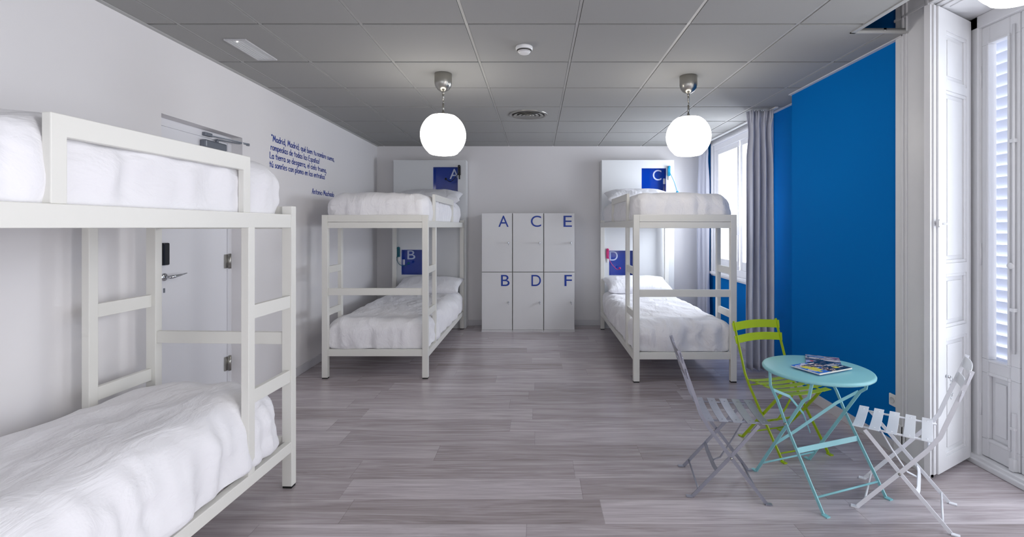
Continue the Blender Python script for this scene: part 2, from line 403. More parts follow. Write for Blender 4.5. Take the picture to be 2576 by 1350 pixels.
# ------------------------------------------------------------------ back window (right wall)
wn = MB()
fx = lambda y, z, d: (XRec + d, y, z)
wn.plate(W0 + .002, W1 - .002, WZ0 + .002, WZ1 - .002, [(W0 + .07, W1 - .07, WZ0 + .09, WZ1 - .08)], fx, 0.0, 0.10)
win = struct(wn.build('window_1', M['frame'], bevel=0.003))
MB().plate(W0 - .06, W1 + .06, WZ0 - .06, WZ1 + .045, [(W0 + .004, W1 - .004, WZ0 + .004, WZ1 - .004)], fx, -0.022, -0.0005).plate(W0 - .03, W1 + .03, WZ0 - .03, WZ1 + .02, [(W0 + .008, W1 - .008, WZ0 + .008, WZ1 - .008)], fx, -0.035, -.0225).build('window_casing', M['frame'], win, bevel=0.004)
MB().box(XRec - .05, XRec + .03, W0 - .07, W1 + .07, WZ0 - .035, WZ0 + .0).build('window_sill', M['frame'], win, bevel=0.006)
ym = (W0 + W1) / 2
for a, b_ in ((W0 + .07, ym - .01), (ym + .01, W1 - .07)):
    s_ = MB().plate(a, b_, WZ0 + .09, WZ1 - .08, [(a + .07, b_ - .07, WZ0 + .20, WZ1 - .15)], fx, 0.015, 0.065).build('sash', M['frame'], win, bevel=0.004)
    MB().box(XRec + .035, XRec + .04, a + .07, b_ - .07, WZ0 + .20, WZ1 - .15).build('pane', M['glass'], s_)
MB().tube([(XRec + .0, ym, WZ0 + .12), (XRec + .0, ym, WZ1 - .12)], .009).box(XRec - .02, XRec + .01, ym - .012, ym + .012, 1.40, 1.52).box(XRec - .02, XRec + .01, ym - .012, ym + .012, WZ0 + .1, WZ0 + .14).box(XRec - .015, XRec + .01, ym - .014, ym + .014, WZ1 - .15, WZ1 - .10).build('window_bolt', M['frame'], win)

# curtains: pleated sheets
def curtain(name, label, x0, y0, x1, y1, z0, z1, n, amp, seed):
    random.seed(seed); S = n * 20; rowsn = 40; vs = []; fs = []
    dx, dy = x1 - x0, y1 - y0; Ln = math.hypot(dx, dy); nx, ny = -dy / Ln, dx / Ln
    ph = [random.uniform(-.5, .5) for _ in range(n + 2)]; am = [random.uniform(.6, 1.15) for _ in range(n + 2)]
    for r in range(rowsn + 1):
        v = r / rowsn; z = z1 + (z0 - z1) * v
        for i in range(S + 1):
            u = i / S; k = int(u * n); fr_ = u * n - k
            A = amp * (am[k] * (1 - fr_) + am[k + 1] * fr_); P = ph[k] * (1 - fr_) + ph[k + 1] * fr_
            flat = 0.55 + 0.45 * min(1, v * 4)
            w_ = math.sin(2 * PI * (u * n) + P * (0.5 + 1.2 * v)) * A * flat
            if v < 0.05: w_ += math.sin(2 * PI * u * n * 3.3) * amp * 0.5
            w_ += 0.006 * math.sin(9 * v + i * .4)
            sq = 1.04 - 0.16 * math.exp(-((v - .09) / .06) ** 2) + .08 * v
            uu = 0.5 + (u - 0.5) * sq
            vs.append((x0 + dx * uu + nx * w_, y0 + dy * uu + ny * w_, z + (0.008 * math.sin(2 * PI * u * n * 3) if r == 0 else 0)))
    for r in range(rowsn):
        for i in range(S):
            a = r * (S + 1) + i; fs.append((a, a + 1, a + S + 2, a + S + 1))
    b = MB(); b.add(vs, fs, 0, True); o = b.build(name, M['curtain'])
    sm = o.modifiers.new('solid', 'SOLIDIFY'); sm.thickness = 0.004
    return tag(o, label, 'curtain', 'curtains at the back window')
curtain('curtain', 'long grey curtain bunched against the blue wall nearest the turquoise table', 2.205, 5.08, 2.455, 5.04, 0.012, CEIL - .02, 4, .055, 3)
curtain('curtain', 'long grey curtain in the far corner behind the bunk bed marked C and D', 2.41, 7.24, 2.50, 7.04, 0.012, CEIL - .02, 3, .028, 8)
rail = MB().box(2.44, 2.47, 4.95, 7.3, CEIL - .016, CEIL - .002).build('curtain_rail', M['plastic']); tag(rail, 'white curtain rail fixed to the ceiling above the window', 'curtain rail')

# ------------------------------------------------------------------ balcony opening: casing, shutter, soffit, door leaf, threshold
cas = MB()
cas.box(XB - .022, XB, 2.892, 3.175, 0, TOP - .002).box(XB - .03, XB - .02, 3.10, 3.115, .1, TOP - .01).box(XB - .03, XB - .02, 3.07, 3.08, .1, TOP - .01).box(XB - .034, XB, 2.897, 2.915, 0, TOP - .01).box(XB - .03, XB, 2.915, 2.925, 0, TOP - .01).box(XB - .03, XB, 2.892, 3.18, 0, .22)
struct(cas.build('trim_balcony_casing', M['old'], bevel=0.003))
struct(MB().box(XB, 2.92, BY0, 3.20, 2.84, 2.865).box(XB + .02, 2.74, BY0, 3.0, 2.832, 2.84).box(XB + .06, 2.70, BY0, 2.93, 2.824, 2.834).box(XB + .10, 2.66, BY0, 2.90, 2.818, 2.83).box(XB - .03, XB + .0, BY0, 3.18, 2.84, 2.86).build('trim_balcony_soffit', M['old'], bevel=0.004))
struct(MB().box(2.78, 2.95, BY0, 3.20, 0, .055).box(2.765, 2.79, BY0, 3.15, 0, .035).build('trim_threshold', M['old'], bevel=0.006))
struct(MB().box(2.80, 2.90, 3.07, 3.20, .05, 2.84).box(2.80, 2.90, BY0, 3.20, 2.76, 2.84).build('trim_balcony_frame', M['old'], bevel=0.006))

struct(MB().prism([(XB, 2.925), (2.80, 3.175), (2.80, 3.20), (XB, 2.95)], 0, 2.84).build('trim_balcony_reveal', M['old']))
# shutter leaf folded into the reveal
p0, p1 = Vector((2.385, 2.872)), Vector((2.792, 3.105)); dv = (p1 - p0); SL = dv.length; dv.normalize(); nv = Vector((dv.y, -dv.x))
def SH(a, z, d): q = p0 + dv * a + nv * d; return (q.x, q.y, z)
sh = thing('window_shutter', 'tall white panelled wooden shutter folded back beside the balcony door', 'shutter', (p0.x, p0.y, 0))
Ti = Matrix.Translation((-p0.x, -p0.y, 0))
def shp(mb, name, m, bevel=0.0):
    mb.v = [tuple(Ti @ Vector(v)) for v in mb.v]; return mb.build(name, m, sh, bevel=bevel)
pan = [(2.38, 2.69), (1.28, 2.33), (0.89, 1.216), (0.11, 0.826)]
a0, a1 = 0.10, SL - 0.075
shp(MB().plate(0.0, SL - .01, .03, 2.815, [(a0, a1, z0, z1) for z0, z1 in pan], SH, -.035, 0), 'leaf_frame', M['old'])
for z0, z1 in pan:
    b = MB().plate(a0, a1, z0, z1, [(a0 + .02, a1 - .02, z0 + .02, z1 - .02)], SH, -.03, -.004)
    b.plate(a0, a1, z0, z1, [], SH, -.03, -.016)
    b.plate(a0 + .045, a1 - .045, z0 + .045, z1 - .045, [], SH, -.02, -.008)
    shp(b, 'panel', M['old'], 0.003)
shp(MB().plate(-.03, -.004, .03, 2.82, [], SH, -.05, -.01).plate(-.055, -.034, .03, 2.82, [], SH, -.05, -.02), 'folded_edge', M['old'])
lt = MB().plate(.0, .05, 1.50, 1.545, [], SH, 0, .006).plate(-.03, 0, 1.505, 1.54, [], SH, 0.0, .014)
lt.tube([SH(.035, 1.52, .004), SH(.085, 1.52, .012)], .006); shp(lt, 'latch', M['old'])
ch = MB(); ch.tube([SH(.10, .60, 0), SH(.10, .60, .02)], .009)
zz = .60
for k in range(6):
    pts = []
    for q in range(13):
        a = 2 * PI * q / 12
        pts.append(SH(.115 + (.007 * math.cos(a) if k % 2 else 0), zz - .014 + .013 * math.sin(a), .02 + (0 if k % 2 else .007 * math.cos(a))))
    ch.tube(pts, .0022, 6); zz -= .0215
ho = shp(ch, 'hook_chain', M['chrome']); ho['label'] = 'small steel hook chain'

# balcony door leaf
lf = struct(MB().plate(2.83, 3.07, .06, 2.76, [(2.892, 3.018, .672, 2.645), (2.885, 3.025, .17, .585)], lambda y, z, d: (2.85 + d, y, z), -.025, .02).build('door_2', M['old'], bevel=0.004))
MB().box(2.85, 2.855, 2.89, 3.02, .67, 2.65).build('pane', M['glass'], lf)
MB().plate(2.880, 3.030, .66, 2.657, [(2.894, 3.016, .674, 2.643)], lambda y, z, d: (2.85 + d, y, z), -.036, -.020).build('glazing_bead', M['old'], lf, bevel=0.003)
b = MB().plate(2.885, 3.025, .17, .585, [], lambda y, z, d: (2.85 + d, y, z), -.008, .01).plate(2.918, 2.992, .215, .54, [], lambda y, z, d: (2.85 + d, y, z), -.017, .0).plate(2.880, 3.030, .16, .595, [(2.895, 3.015, .18, .575)], lambda y, z, d: (2.85 + d, y, z), -.032, -.01)
b.build('lower_panel', M['old'], lf, bevel=0.003)
for z in (.38, 1.33, 2.45): MB().tube([(2.82, 3.075, z - .07), (2.82, 3.075, z + .07)], .008).build('hinge', M['old'], lf)
b = MB().tube([(2.815, 2.855, .75), (2.815, 2.855, 2.70)], .007).lathe([(0, -.008), (.017, -.008), (.02, 0), (.017, .008), (0, .008)], c=(2.81, 2.868, 1.27), axis='x', n=20)
b.box(2.812, 2.825, 2.847, 2.863, .10, .40).box(2.80, 2.825, 2.84, 2.87, .06, .13).box(2.803, 2.825, 2.842, 2.868, .30, .315).box(2.803, 2.825, 2.842, 2.868, 1.0, 1.02).box(2.803, 2.825, 2.842, 2.868, 2.0, 2.02)
b.build('bolt_rod', M['old'], lf)
for ya, yb, nm in ((2.16, 2.822, 'door_3'), (1.49, 2.152, 'door_4')):
    d_ = struct(MB().plate(ya, yb, .06, 2.76, [(ya + .07, yb - .07, .16, 2.66)], lambda y, z, d: (2.85 + d, y, z), -.022, .02).build(nm, M['old'], bevel=0.004))
    MB().box(2.85, 2.855, ya + .07, yb - .07, .16, 2.66).build('pane', M['glass'], d_)
# outer louvred shutter behind the glass
lo = MB()
for k in range(31):
    z = .52 + k * .072
    lo.add([(2.985, 2.72, z), (2.985, 3.12, z), (2.945, 3.12, z + .072), (2.945, 2.72, z + .072), (2.993, 2.72, z + .004), (2.993, 3.12, z + .004), (2.953, 3.12, z + .076), (2.953, 2.72, z + .076)],
           [(0, 1, 2, 3), (7, 6, 5, 4), (0, 4, 5, 1), (3, 2, 6, 7), (0, 3, 7, 4), (1, 5, 6, 2)])
LO = thing('louvred_shutter', 'white slatted outer shutter seen through the balcony door glass', 'shutter', (2.96, 2.9, .06))
def off(mb, l): mb.v = [(v[0] - l[0], v[1] - l[1], v[2] - l[2]) for v in mb.v]; return mb
off(lo, (2.96, 2.9, .06)).build('slats', M['louvre'], LO)
off(MB().box(2.94, 3.0, 3.12, 3.14, .06, 2.80).box(2.94, 3.0, 2.69, 2.72, .06, 2.80).box(2.94, 3.0, 2.72, 3.12, .06, .52), (2.96, 2.9, .06)).build('shutter_frame', M['louvre'], LO)

# wall socket on the pier
so = thing('wall_socket', 'white double wall socket low on the blue wall beside the balcony casing', 'socket', (XB, 3.215, .35))
MB().box(-.012, 0, -.035, .035, -.04, .04).build('plate', M['plastic'], so, bevel=0.006)
MB().lathe([(0, 0), (.018, 0), (.02, -.003), (.02, -.003)], c=(-.0125, .0, 0), axis='x', n=20).build('socket_face', M['diff'], so)

# ------------------------------------------------------------------ ceiling fixtures
def pendant(x, y, label, gr=0.182, drop=None, zc=2.241, tilt=0.0):
    t = thing('pendant_lamp', label, 'lamp', (x, y, CEIL), 0, 'globe pendant lamps')
    b = MB().lathe([(0, 0), (.068, 0), (.070, -.004), (.070, -.075), (.064, -.10), (.048, -.125), (.026, -.14), (.012, -.146), (0, -.146)])
    b.build('canopy', M['steel'], t)
    zt = zc - CEIL + gr * .93
    b = MB().tube([(0, 0, -.142), (0, 0, -.215)], .0075).tube([(0, 0, -.142), (0, 0, -.162)], .011).tube([(0, 0, -.21), (0.004, 0, -.225), (0, 0, -.24)], .004)
    b.tube([(0, 0, -.238), (0, 0, zt + .02)], .0075).tube([(0, 0, zt + .02), (0, 0, zt - .005)], .011)
    b.build('rod', M['steel'], t)
    MB().lathe([(0, zt + .004), (.035, zt - .001), (.065, zt - .008), (gr * .56, zt - gr * .09), (0, zt - gr * .09)]).build('cap', M['steel'], t)
    prof = []
    zc2 = zc - CEIL
    for k in range(25):
        a = math.radians(58 - k * (58 + 48) / 24); prof.append((gr * math.cos(a), zc2 + gr * math.sin(a)))
    re = prof[-1][0]; zb = prof[-1][1]
    prof = [(0, prof[0][1])] + prof + [(re * .93, zb - gr * .06), (re * .80, zb - gr * .105), (re * .5, zb - gr * .14), (0, zb - gr * .15)]
    MB().lathe(prof, n=48).build('globe_shade', M['globe'], t)
    return t
pendant(-.757, 3.90, 'lit white globe pendant hanging over the middle, the leftmost globe')
pendant(1.24, 3.96, 'lit white globe pendant hanging in front of the back window, above the C bunk', .178)
pendant(1.80, 1.80, 'lit white globe pendant cut by the top right corner, nearest the camera', .142, zc=2.468)

sd = thing('smoke_detector', 'round white smoke detector on the grey ceiling between the pendants', 'smoke detector', (-.088, 3.31, CEIL))
MB().lathe([(0, 0), (.056, 0), (.059, -.006), (.058, -.02), (.052, -.026)]).build('base', M['plastic'], sd)
MB().lathe([(.05, -.026), (.046, -.034), (.046, -.0345), (0, -.0345)]).build('sensor_slot', M['gap'], sd)
b = MB().lathe([(.047, -.030), (.043, -.038), (.038, -.038), (.038, -.030)]).lathe([(.040, -.040), (.036, -.047), (.02, -.049), (0, -.049), ])
b.build('cover', M['plastic'], sd)

av = thing('air_vent', 'round metal air diffuser with concentric rings in the ceiling', 'air vent', (-.096, 5.31, CEIL))
MB().lathe([(.215, 0), (.215, -.006), (.19, -.012), (.178, -.004), (.178, 0)]).build('outer_ring', M['steel'], av)
MB().lathe([(.176, -.0015), (0, -.0015)]).build('duct_opening', M['gap'], av)
for r in (.135, .085, .04):
    MB().lathe([(r, -.004), (r + .03, -.012), (r + .032, -.016), (r + .004, -.010), (r - .012, -.004), (r, -.004)]).build('cone_ring', M['steel'], av)
MB().lathe([(0, -.018), (.03, -.016), (.035, -.006), (0, -.004)]).build('centre_cone', M['steel'], av)

el = thing('emergency_light', 'flush rectangular emergency light in the ceiling above the near bunk', 'light', (-1.985, 3.365, CEIL))
MB().plate(-.073, .073, -.195, .195, [(-.058, .058, -.178, .178)], lambda a, b, d: (a, b, d), -.010, 0).build('frame', M['lframe'], el, bevel=0.002)
b = MB().plate(-.058, .058, -.178, .178, [], lambda a, b, d: (a, b, d), -.006, 0)
for k in range(5): b.box(-.045 + k * .022, -.043 + k * .022, -.17, .17, -.008, -.005)
b.build('diffuser', M['diff'], el)
MB().lathe([(0, -.011), (.004, -.011), (.004, -.005)], c=(-.0, -.165, 0), n=10).build('indicator_lamp', M['globe'], el)

# ------------------------------------------------------------------ lockers
ref = {'A': (1253.9, 1279.5, 569.9, 'blue A'), }
Lx = [-.798, -.352, .095, .542]; LY = 6.935; LZ = 1.70
letters = [('A', 'B'), ('C', 'D'), ('E', 'F')]
lpx = {'A': (1253.9, 1279.5), 'B': (1260.5, 1281.9), 'C': (1335.5, 1361.3), 'D': (1337, 1360.8), 'E': (1417.5, 1438.7), 'F': (1420, 1438.7)}
names = ['leftmost', 'middle', 'rightmost']
for i in range(3):
    x0, x1 = Lx[i], Lx[i + 1]; xc = (x0 + x1) / 2; wd = x1 - x0
    u_, l_ = letters[i]
    t = thing('locker', f'{names[i]} white locker column with blue {u_} above blue {l_}', 'locker', (xc, LY, 0), 0, 'lockers on the back wall')
    D_ = YB - .016 - LY
    h0 = -wd / 2 + .002; h1 = wd / 2 - .002
    MB().box(h0, h1, .02, D_, .0, LZ).box(h0, h1, .004, .03, 0, .026).build('body', M['locker'], t)
    MB().box(h0 + .003, h1 - .003, .012, .021, .027, LZ - .003).build('shadow_gap', M['gap'], t)
    for (zb, zt, chh) in ((.860, LZ, u_), (.030, .852, l_)):
        d = MB().box(h0 + .0045, h1 - .0045, -.004, .015, zb, zt).build('door', M['locker'], t, bevel=0.0015)
        k = (LY - .004) / F
        xa, xb = (lpx[chh][0] - 1351) * k - xc, (lpx[chh][1] - 1351) * k - xc
        base = zt - (569.9 - 535.5) * k
        text_mesh(chh, (xb - xa, 28 * k), M['letter_blue'], 'letter', d, (xa, -.006, base), (1, 0, 0), (0, 0, 1))
        kx = h1 - .055; kz = zt - (610 - 535.5) * k if chh in 'ACE' else zt - (758.5 - 684) * k
        b = MB().lathe([(0, -.030), (.010, -.030), (.013, -.024), (.013, -.004)], c=(kx, 0, kz), axis='y', n=16)
        b.box(kx - .003, kx + .003, -.052, -.028, kz - .010, kz + .010).lathe([(0, -.003), (.011, -.003), (.011, .003), (0, .003)], c=(kx + .004, -.048, kz - .022), axis='x', n=14)
        b.build('key_lock', M['chrome'], d)

# ------------------------------------------------------------------ soft goods
def rbox(x0, x1, y0, y1, z0, z1, r, res, seed, amp=.012, fine=.005, rb=None, sag=0.0, hem=0.11, gather=1.0):
    nx = max(4, int((x1 - x0) / res)); ny = max(4, int((y1 - y0) / res)); nz = max(4, int((z1 - z0) / res))
    idx = {}; vs = []; fs = []
    def V(i, j, k):
        key = (i, j, k)
        if key in idx: return idx[key]
        p = Vector((x0 + (x1 - x0) * i / nx, y0 + (y1 - y0) * j / ny, z0 + (z1 - z0) * k / nz))
        rr = r
        lo_ = Vector((x0 + rr, y0 + rr, z0 + (rb if rb is not None else rr))); hi = Vector((x1 - rr, y1 - rr, z1 - rr))
        q = Vector([min(max(p[a], lo_[a]), hi[a]) for a in range(3)]); d = p - q
        if d.length > 1e-6:
            dn = d.normalized(); rz = rb if (rb is not None and p.z < lo_.z) else rr
            e = Vector((dn.x * rr, dn.y * rr, dn.z * rz)); p2 = q + e
            if rb is not None and p.z < lo_.z: p2 = q + Vector((dn.x * rr, dn.y * rr, dn.z * rz))
        else: dn = Vector((0, 0, 0)); p2 = p
        if dn.length < 0.5: dn = Vector((0, 0, 1 if k > nz / 2 else -1))
        s = Vector((p2.x * 2.2 + seed, p2.y * 1.5, p2.z * 3))
        n1 = noise.noise(s) * amp * 1.6
        n2 = (0.5 - abs(noise.noise(Vector((p2.x * 6 + p2.y * 2.5 + seed, p2.y * 3 - p2.x * 2, p2.z * 4 + seed))))) * fine * 2.4
        side = 1 - abs(dn.z)
        n3 = noise.noise(Vector((p2.x * 13 + seed, p2.y * 13, p2.z * 2.0))) * fine * 2.2 * side * gather
        k_ = max(0.0, min(1.0, (p2.z - z0) / hem))
        dg = 0.5 - abs(noise.noise(Vector(((p2.x + p2.y) * 5 + p2.z * 9 + seed, (p2.x - p2.y) * 1.5, p2.z * 3 + seed * 2))))
        n3 += dg * fine * 2.0 * side
        p2 = p2 + dn * ((n1 + n2 + n3) * k_)
        if dn.z > .5: p2.z -= sag * (abs((p2.y - (y0 + y1) / 2)) / (y1 - y0)) ** 2
        idx[key] = len(vs); vs.append(p2); return idx[key]
    for i in range(nx):
        for j in range(ny):
            fs.append((V(i, j, nz), V(i + 1, j, nz), V(i + 1, j + 1, nz), V(i, j + 1, nz))); fs.append((V(i, j, 0), V(i, j + 1, 0), V(i + 1, j + 1, 0), V(i + 1, j, 0)))
    for i in range(nx):
        for k in range(nz):
            fs.append((V(i, 0, k), V(i + 1, 0, k), V(i + 1, 0, k + 1), V(i, 0, k + 1))); fs.append((V(i, ny, k), V(i, ny, k + 1), V(i + 1, ny, k + 1), V(i + 1, ny, k)))
    for j in range(ny):
        for k in range(nz):
            fs.append((V(0, j, k), V(0, j, k + 1), V(0, j + 1, k + 1), V(0, j + 1, k))); fs.append((V(nx, j, k), V(nx, j + 1, k), V(nx, j + 1, k + 1), V(nx, j, k + 1)))
    return vs, fs

def pillow_mesh(wd, ln, th, seed):
    n = 34; vs = []; fs = []
    for sgn in (1, -1):
        for j in range(n + 1):
            for i in range(n + 1):
                u = -1 + 2 * i / n; v = -1 + 2 * j / n
                e = (1 - abs(u) ** 2.6) * (1 - abs(v) ** 2.6)
                h = th / 2 * max(0, e) ** 0.42
                pin = 1 - 0.07 * (1 - max(abs(u), abs(v))) - .05 * (abs(u) * abs(v) < .3) * 0
                cu = 1 - 0.06 * (1 - abs(v) ** 2) * (abs(u) > .7); cv = 1 - 0.05 * (1 - abs(u) ** 2) * (abs(v) > .7)
                x = u * wd / 2 * cu; y = v * ln / 2 * cv
                rad = math.atan2(v, u)
                wr = noise.noise(Vector((x * 7 + seed, y * 7, sgn))) * .010 + .006 * math.sin(rad * 14 + seed) * max(0, max(abs(u), abs(v)) - .5)
                vs.append((x, y, sgn * h + wr * (e > .02)))
    N = n + 1
    for s in (0, 1):
        o = s * N * N
        for j in range(n):
            for i in range(n):
                q = (o + j * N + i, o + j * N + i + 1, o + (j + 1) * N + i + 1, o + (j + 1) * N + i); fs.append(q if s == 0 else q[::-1])
    b = MB(); b.add(vs, fs, 0, True); return b

# ------------------------------------------------------------------ bunk beds
def ushape(x0, x1, yz, P):
    """outline in the y-z plane, extruded from x0 to x1"""
    n = len(yz); b = MB()
    b.add([P(x, y, z) for x in (x0, x1) for y, z in yz], [tuple(range(n)), tuple(range(2 * n - 1, n - 1, -1))] + [(i, (i + 1) % n, n + (i + 1) % n, n + i) for i in range(n)])
    return b
def bunk(loc, rz, W, L, sx, sy, gy, label, ladder=.38, gz=1.85, zt=1.565, head=True, nearbed=False):
    """local x=0 room side, y=0 foot end; sx, sy mirror the axes"""
    t = thing('bunk_bed', label, 'bunk bed', loc, rz, 'white bunk beds')
    def P(x, y, z): return (sx * x, sy * y, z)
    def B(x0, x1, y0, y1, z0, z1, name, par=None, bev=.003, m=None):
        return MB().box(x0, x1, y0, y1, z0, z1, xf=P).build(name, m or M['bed'], par or t, bevel=bev)
    pw, pd = .058, .048
    # corner posts
    for (xa, ya, ztop) in ((0, 0, 1.62), (W - pw, 0, 1.62), (0, L - pd, 1.60), (W - pw, L - pd, 1.60)):
        p = B(xa, xa + pw, ya, ya + pd, .012, ztop, 'post')
        B(xa + .003, xa + pw - .003, ya + .003, ya + pd - .003, 0, .0125, 'foot_cap', p, 0, M['rubber'])
    # foot end boards
    B(pw, W - pw, 0.002, .030, 1.552, 1.62, 'end_board')
    B(pw, W - pw, .006, .034, 1.49, 1.549, 'end_board')
    B(pw, W - pw, .012, .040, .825, .895, 'end_board')
    B(pw, W - pw, .010, .040, .222, .288, 'end_board')
    B(pw, W - pw, L - .04, L - .01, .222, .288, 'end_board'); B(pw, W - pw, L - .04, L - .01, 1.49, 1.56, 'end_board')
    # mitre lines
    # side rails
    for xs in (0.003, W - .043):
        B(xs, xs + .04, pd, L - pd, 1.497, zt, 'side_rail')
        B(xs, xs + .04, pd, L - pd, .208, .268, 'side_rail')
    # ladder posts and rungs on both sides
    for xs in (0.002, W - .042):
        B(xs, xs + .04, ladder, ladder + .05, .266, 1.498, 'ladder_post')
        for z in (1.037, .61):
            B(xs + .006, xs + .034, pd, ladder, z, z + .07, 'rung')
    # guard rail on the room side
    g0, g1 = gy
    gr = ushape(.006, .036, [(g0, zt), (g0 + .05, zt), (g0 + .05, gz - .07), (g1 - .05, gz - .07), (g1 - .05, zt), (g1, zt), (g1, gz), (g0, gz)], P).build('guard_rail', M['bed'], t, bevel=.003)
    # slatted bases
    for z in (1.50, .215):
        s = MB()
        for k in range(13):
            y = .12 + k * (L - .24) / 13; s.box(.043, W - .043, y, y + .09, z + .02, z + .035, xf=P)
        s.build('slat_base', M['bed'], t)
    return t, P

def bedding(loc, rz, P, W, L, zlo, zhi, seed, lab, lower=False, r=.12, y0=.048, dl=None, foot_over=0.0):
    dl = dl or L - .06
    xa, xb = (.012, W - .03) if lower else (.042, W - .02)
    vs, fs = rbox(xa, xb, y0, dl, zlo + .004, zhi, r, .022, seed, .016, .0115, rb=.03, sag=.02, hem=.05 if lower else .11, gather=1.9 if lower else 1.2)
    b = MB(); b.add([P(*v) for v in vs], fs, 0, True); o = b.build('duvet', M['duvet'], weld=True); o.location = loc; o.rotation_euler = (0, 0, rz)
    tag(o, 'white cotton duvet ' + lab, 'duvet', 'white duvets')
    return o
def pillow(loc, rx, rz, lab, seed, wd=.78, ln=.44, th=.17):
    o = pillow_mesh(wd, ln, th, seed).build('pillow', M['pillow'], weld=True); o.location = loc; o.rotation_euler = (rx, 0, rz)
    tag(o, 'white pillow ' + lab, 'pillow', 'white pillows')

# back left bunk (A / B)
LA, WA = 2.372, 1.05
locA = (-1.078, 4.775, 0)
t, P = bunk(locA, 0, WA, LA, -1, 1, (.36, 1.50), 'white bunk bed with A and B niches on its headboard')
bedding(locA, 0, P, WA, LA, 1.54, 1.845, 3.1, 'on the top bunk under letter A')
bedding(locA, 0, P, WA, LA, .262, .575, 9.4, 'on the bottom bunk under letter B', True)
pillow((-1.53, 6.84, 1.925), .25, .05, 'on the top bunk under letter A', 2.0, .92, .50, .20)
pillow((-1.53, 6.86, .675), .25, -.04, 'on the bottom bunk under letter B', 5.0, .92, .50, .19)
# back right bunk (C / D)
LC, WC = 2.46, .996
locC = (.931, 4.66, 0)
t, P = bunk(locC, 0, WC, LC, 1, 1, (.39, 1.42), 'white bunk bed with C and D niches on its headboard', ladder=.40)
bedding(locC, 0, P, WC, LC, 1.54, 1.845, 14.7, 'on the top bunk under letter C')
bedding(locC, 0, P, WC, LC, .262, .58, 21.3, 'on the bottom bunk under letter D', True)
pillow((1.43, 6.84, 1.935), .25, -.03, 'on the top bunk under letter C', 7.0, .92, .50, .20)
pillow((1.42, 6.86, .685), .25, .05, 'on the bottom bunk under letter D', 11.0, .92, .50, .19)
# near bunk on the left
LN, WN = 2.05, .868
locN = (-1.405, 2.82, 0); rzN = math.radians(-2.5)
t, P = bunk(locN, rzN, WN, LN, -1, -1, (.41, 1.36), 'white bunk bed in the left foreground in front of the door', gz=1.85, zt=1.572)
bedding(locN, rzN, P, WN, LN, 1.54, 1.865, 33.1, 'on the top bunk at the left edge', r=.14)
bedding(locN, rzN, P, WN, LN, .262, .655, 40.9, 'on the bottom bunk in the left foreground', True, r=.19)

# ------------------------------------------------------------------ headboard panels with niches
def headboard(x0, x1, label, niches):
    y0 = 7.175; zt = 2.495
    t = thing('headboard_panel', label, 'headboard', ((x0 + x1) / 2, y0, 0), 0, 'headboards on the back wall'); xc = (x0 + x1) / 2
    holes = [(n[0] - xc, n[1] - xc, n[2], n[3]) for n in niches]
    fn = lambda a, b, d: (a, d, b)
    D_ = YB - .016 - y0
    MB().plate(x0 - xc, x1 - xc, 0.0, zt, holes, fn, 0, .018).box(x0 - xc, x0 - xc + .018, .018, D_, 0, zt - .018).box(x1 - xc - .018, x1 - xc, .018, D_, 0, zt - .018).box(x0 - xc, x1 - xc, .018, D_, zt - .018, zt).build('board', M['panel'], t)
    MB().box(x0 - xc, x0 - xc + .05, -.014, 0, 0, 1.5).build('edge_strip', M['panel'], t, bevel=.002)
    for n, h in zip(niches, holes):
        a0, a1, z0, z1 = h; e = .0
        nb = MB().box(a0, a1, .085, .09, z0, z1).box(a0, a0 + .004, .002, .085, z0, z1).box(a1 - .004, a1, .002, .085, z0, z1).box(a0, a1, .002, .085, z0, z0 + .004).box(a0, a1, .002, .085, z1 - .004, z1).build('niche', M['niche'], t)
        if n[4]:
            c, lx0, lx1, lz0, lz1 = n[4]
            text_mesh(c, (lx1 - lx0, lz1 - lz0), M['letter_white'], 'letter', nb, (lx0 - xc, .083, lz0), (1, 0, 0), (0, 0, 1))
        if n[5] is not None:
            MB().box(n[5] - xc - .016, n[5] - xc + .016, .066, .085, n[6] - .042, n[6] + .042).build('socket', M['plastic'], nb, bevel=.006)
    return t
kk = 7.25 / F   # metres per pixel at the niche back
def X_(px, y=7.175): return (px - 1351) * y / F
def Z_(py, y=7.175): return ZC + (571 - py) * y / F
hb = 7.255
headboard(-2.130, -1.055, 'tall white headboard panel with A and B niches behind the left bunk', [
    (X_(1089.8), X_(1151.6), Z_(482), Z_(420), ('A', X_(1131, hb), X_(1155, hb), Z_(450, hb), Z_(424.5, hb)), None, 0),
    (X_(1010), X_(1078), Z_(690.5), Z_(628), ('B', X_(1024.8, hb), X_(1044.4, hb), Z_(652, hb), Z_(629.5, hb)), X_(1016, hb), Z_(659, hb))])
headboard(.962, 2.035, 'tall white headboard panel with C and D niches behind the right bunk', [
    (X_(1614), X_(1675.6), Z_(482), Z_(423), ('C', X_(1642.5, hb), X_(1664, hb), Z_(453.5, hb), Z_(427, hb)), X_(1670.5, hb), Z_(456, hb)),
    (X_(1532.3), X_(1597), Z_(692), Z_(630), ('D', X_(1533.5, hb), X_(1554, hb), Z_(655, hb), Z_(631.5, hb)), None, 0)])

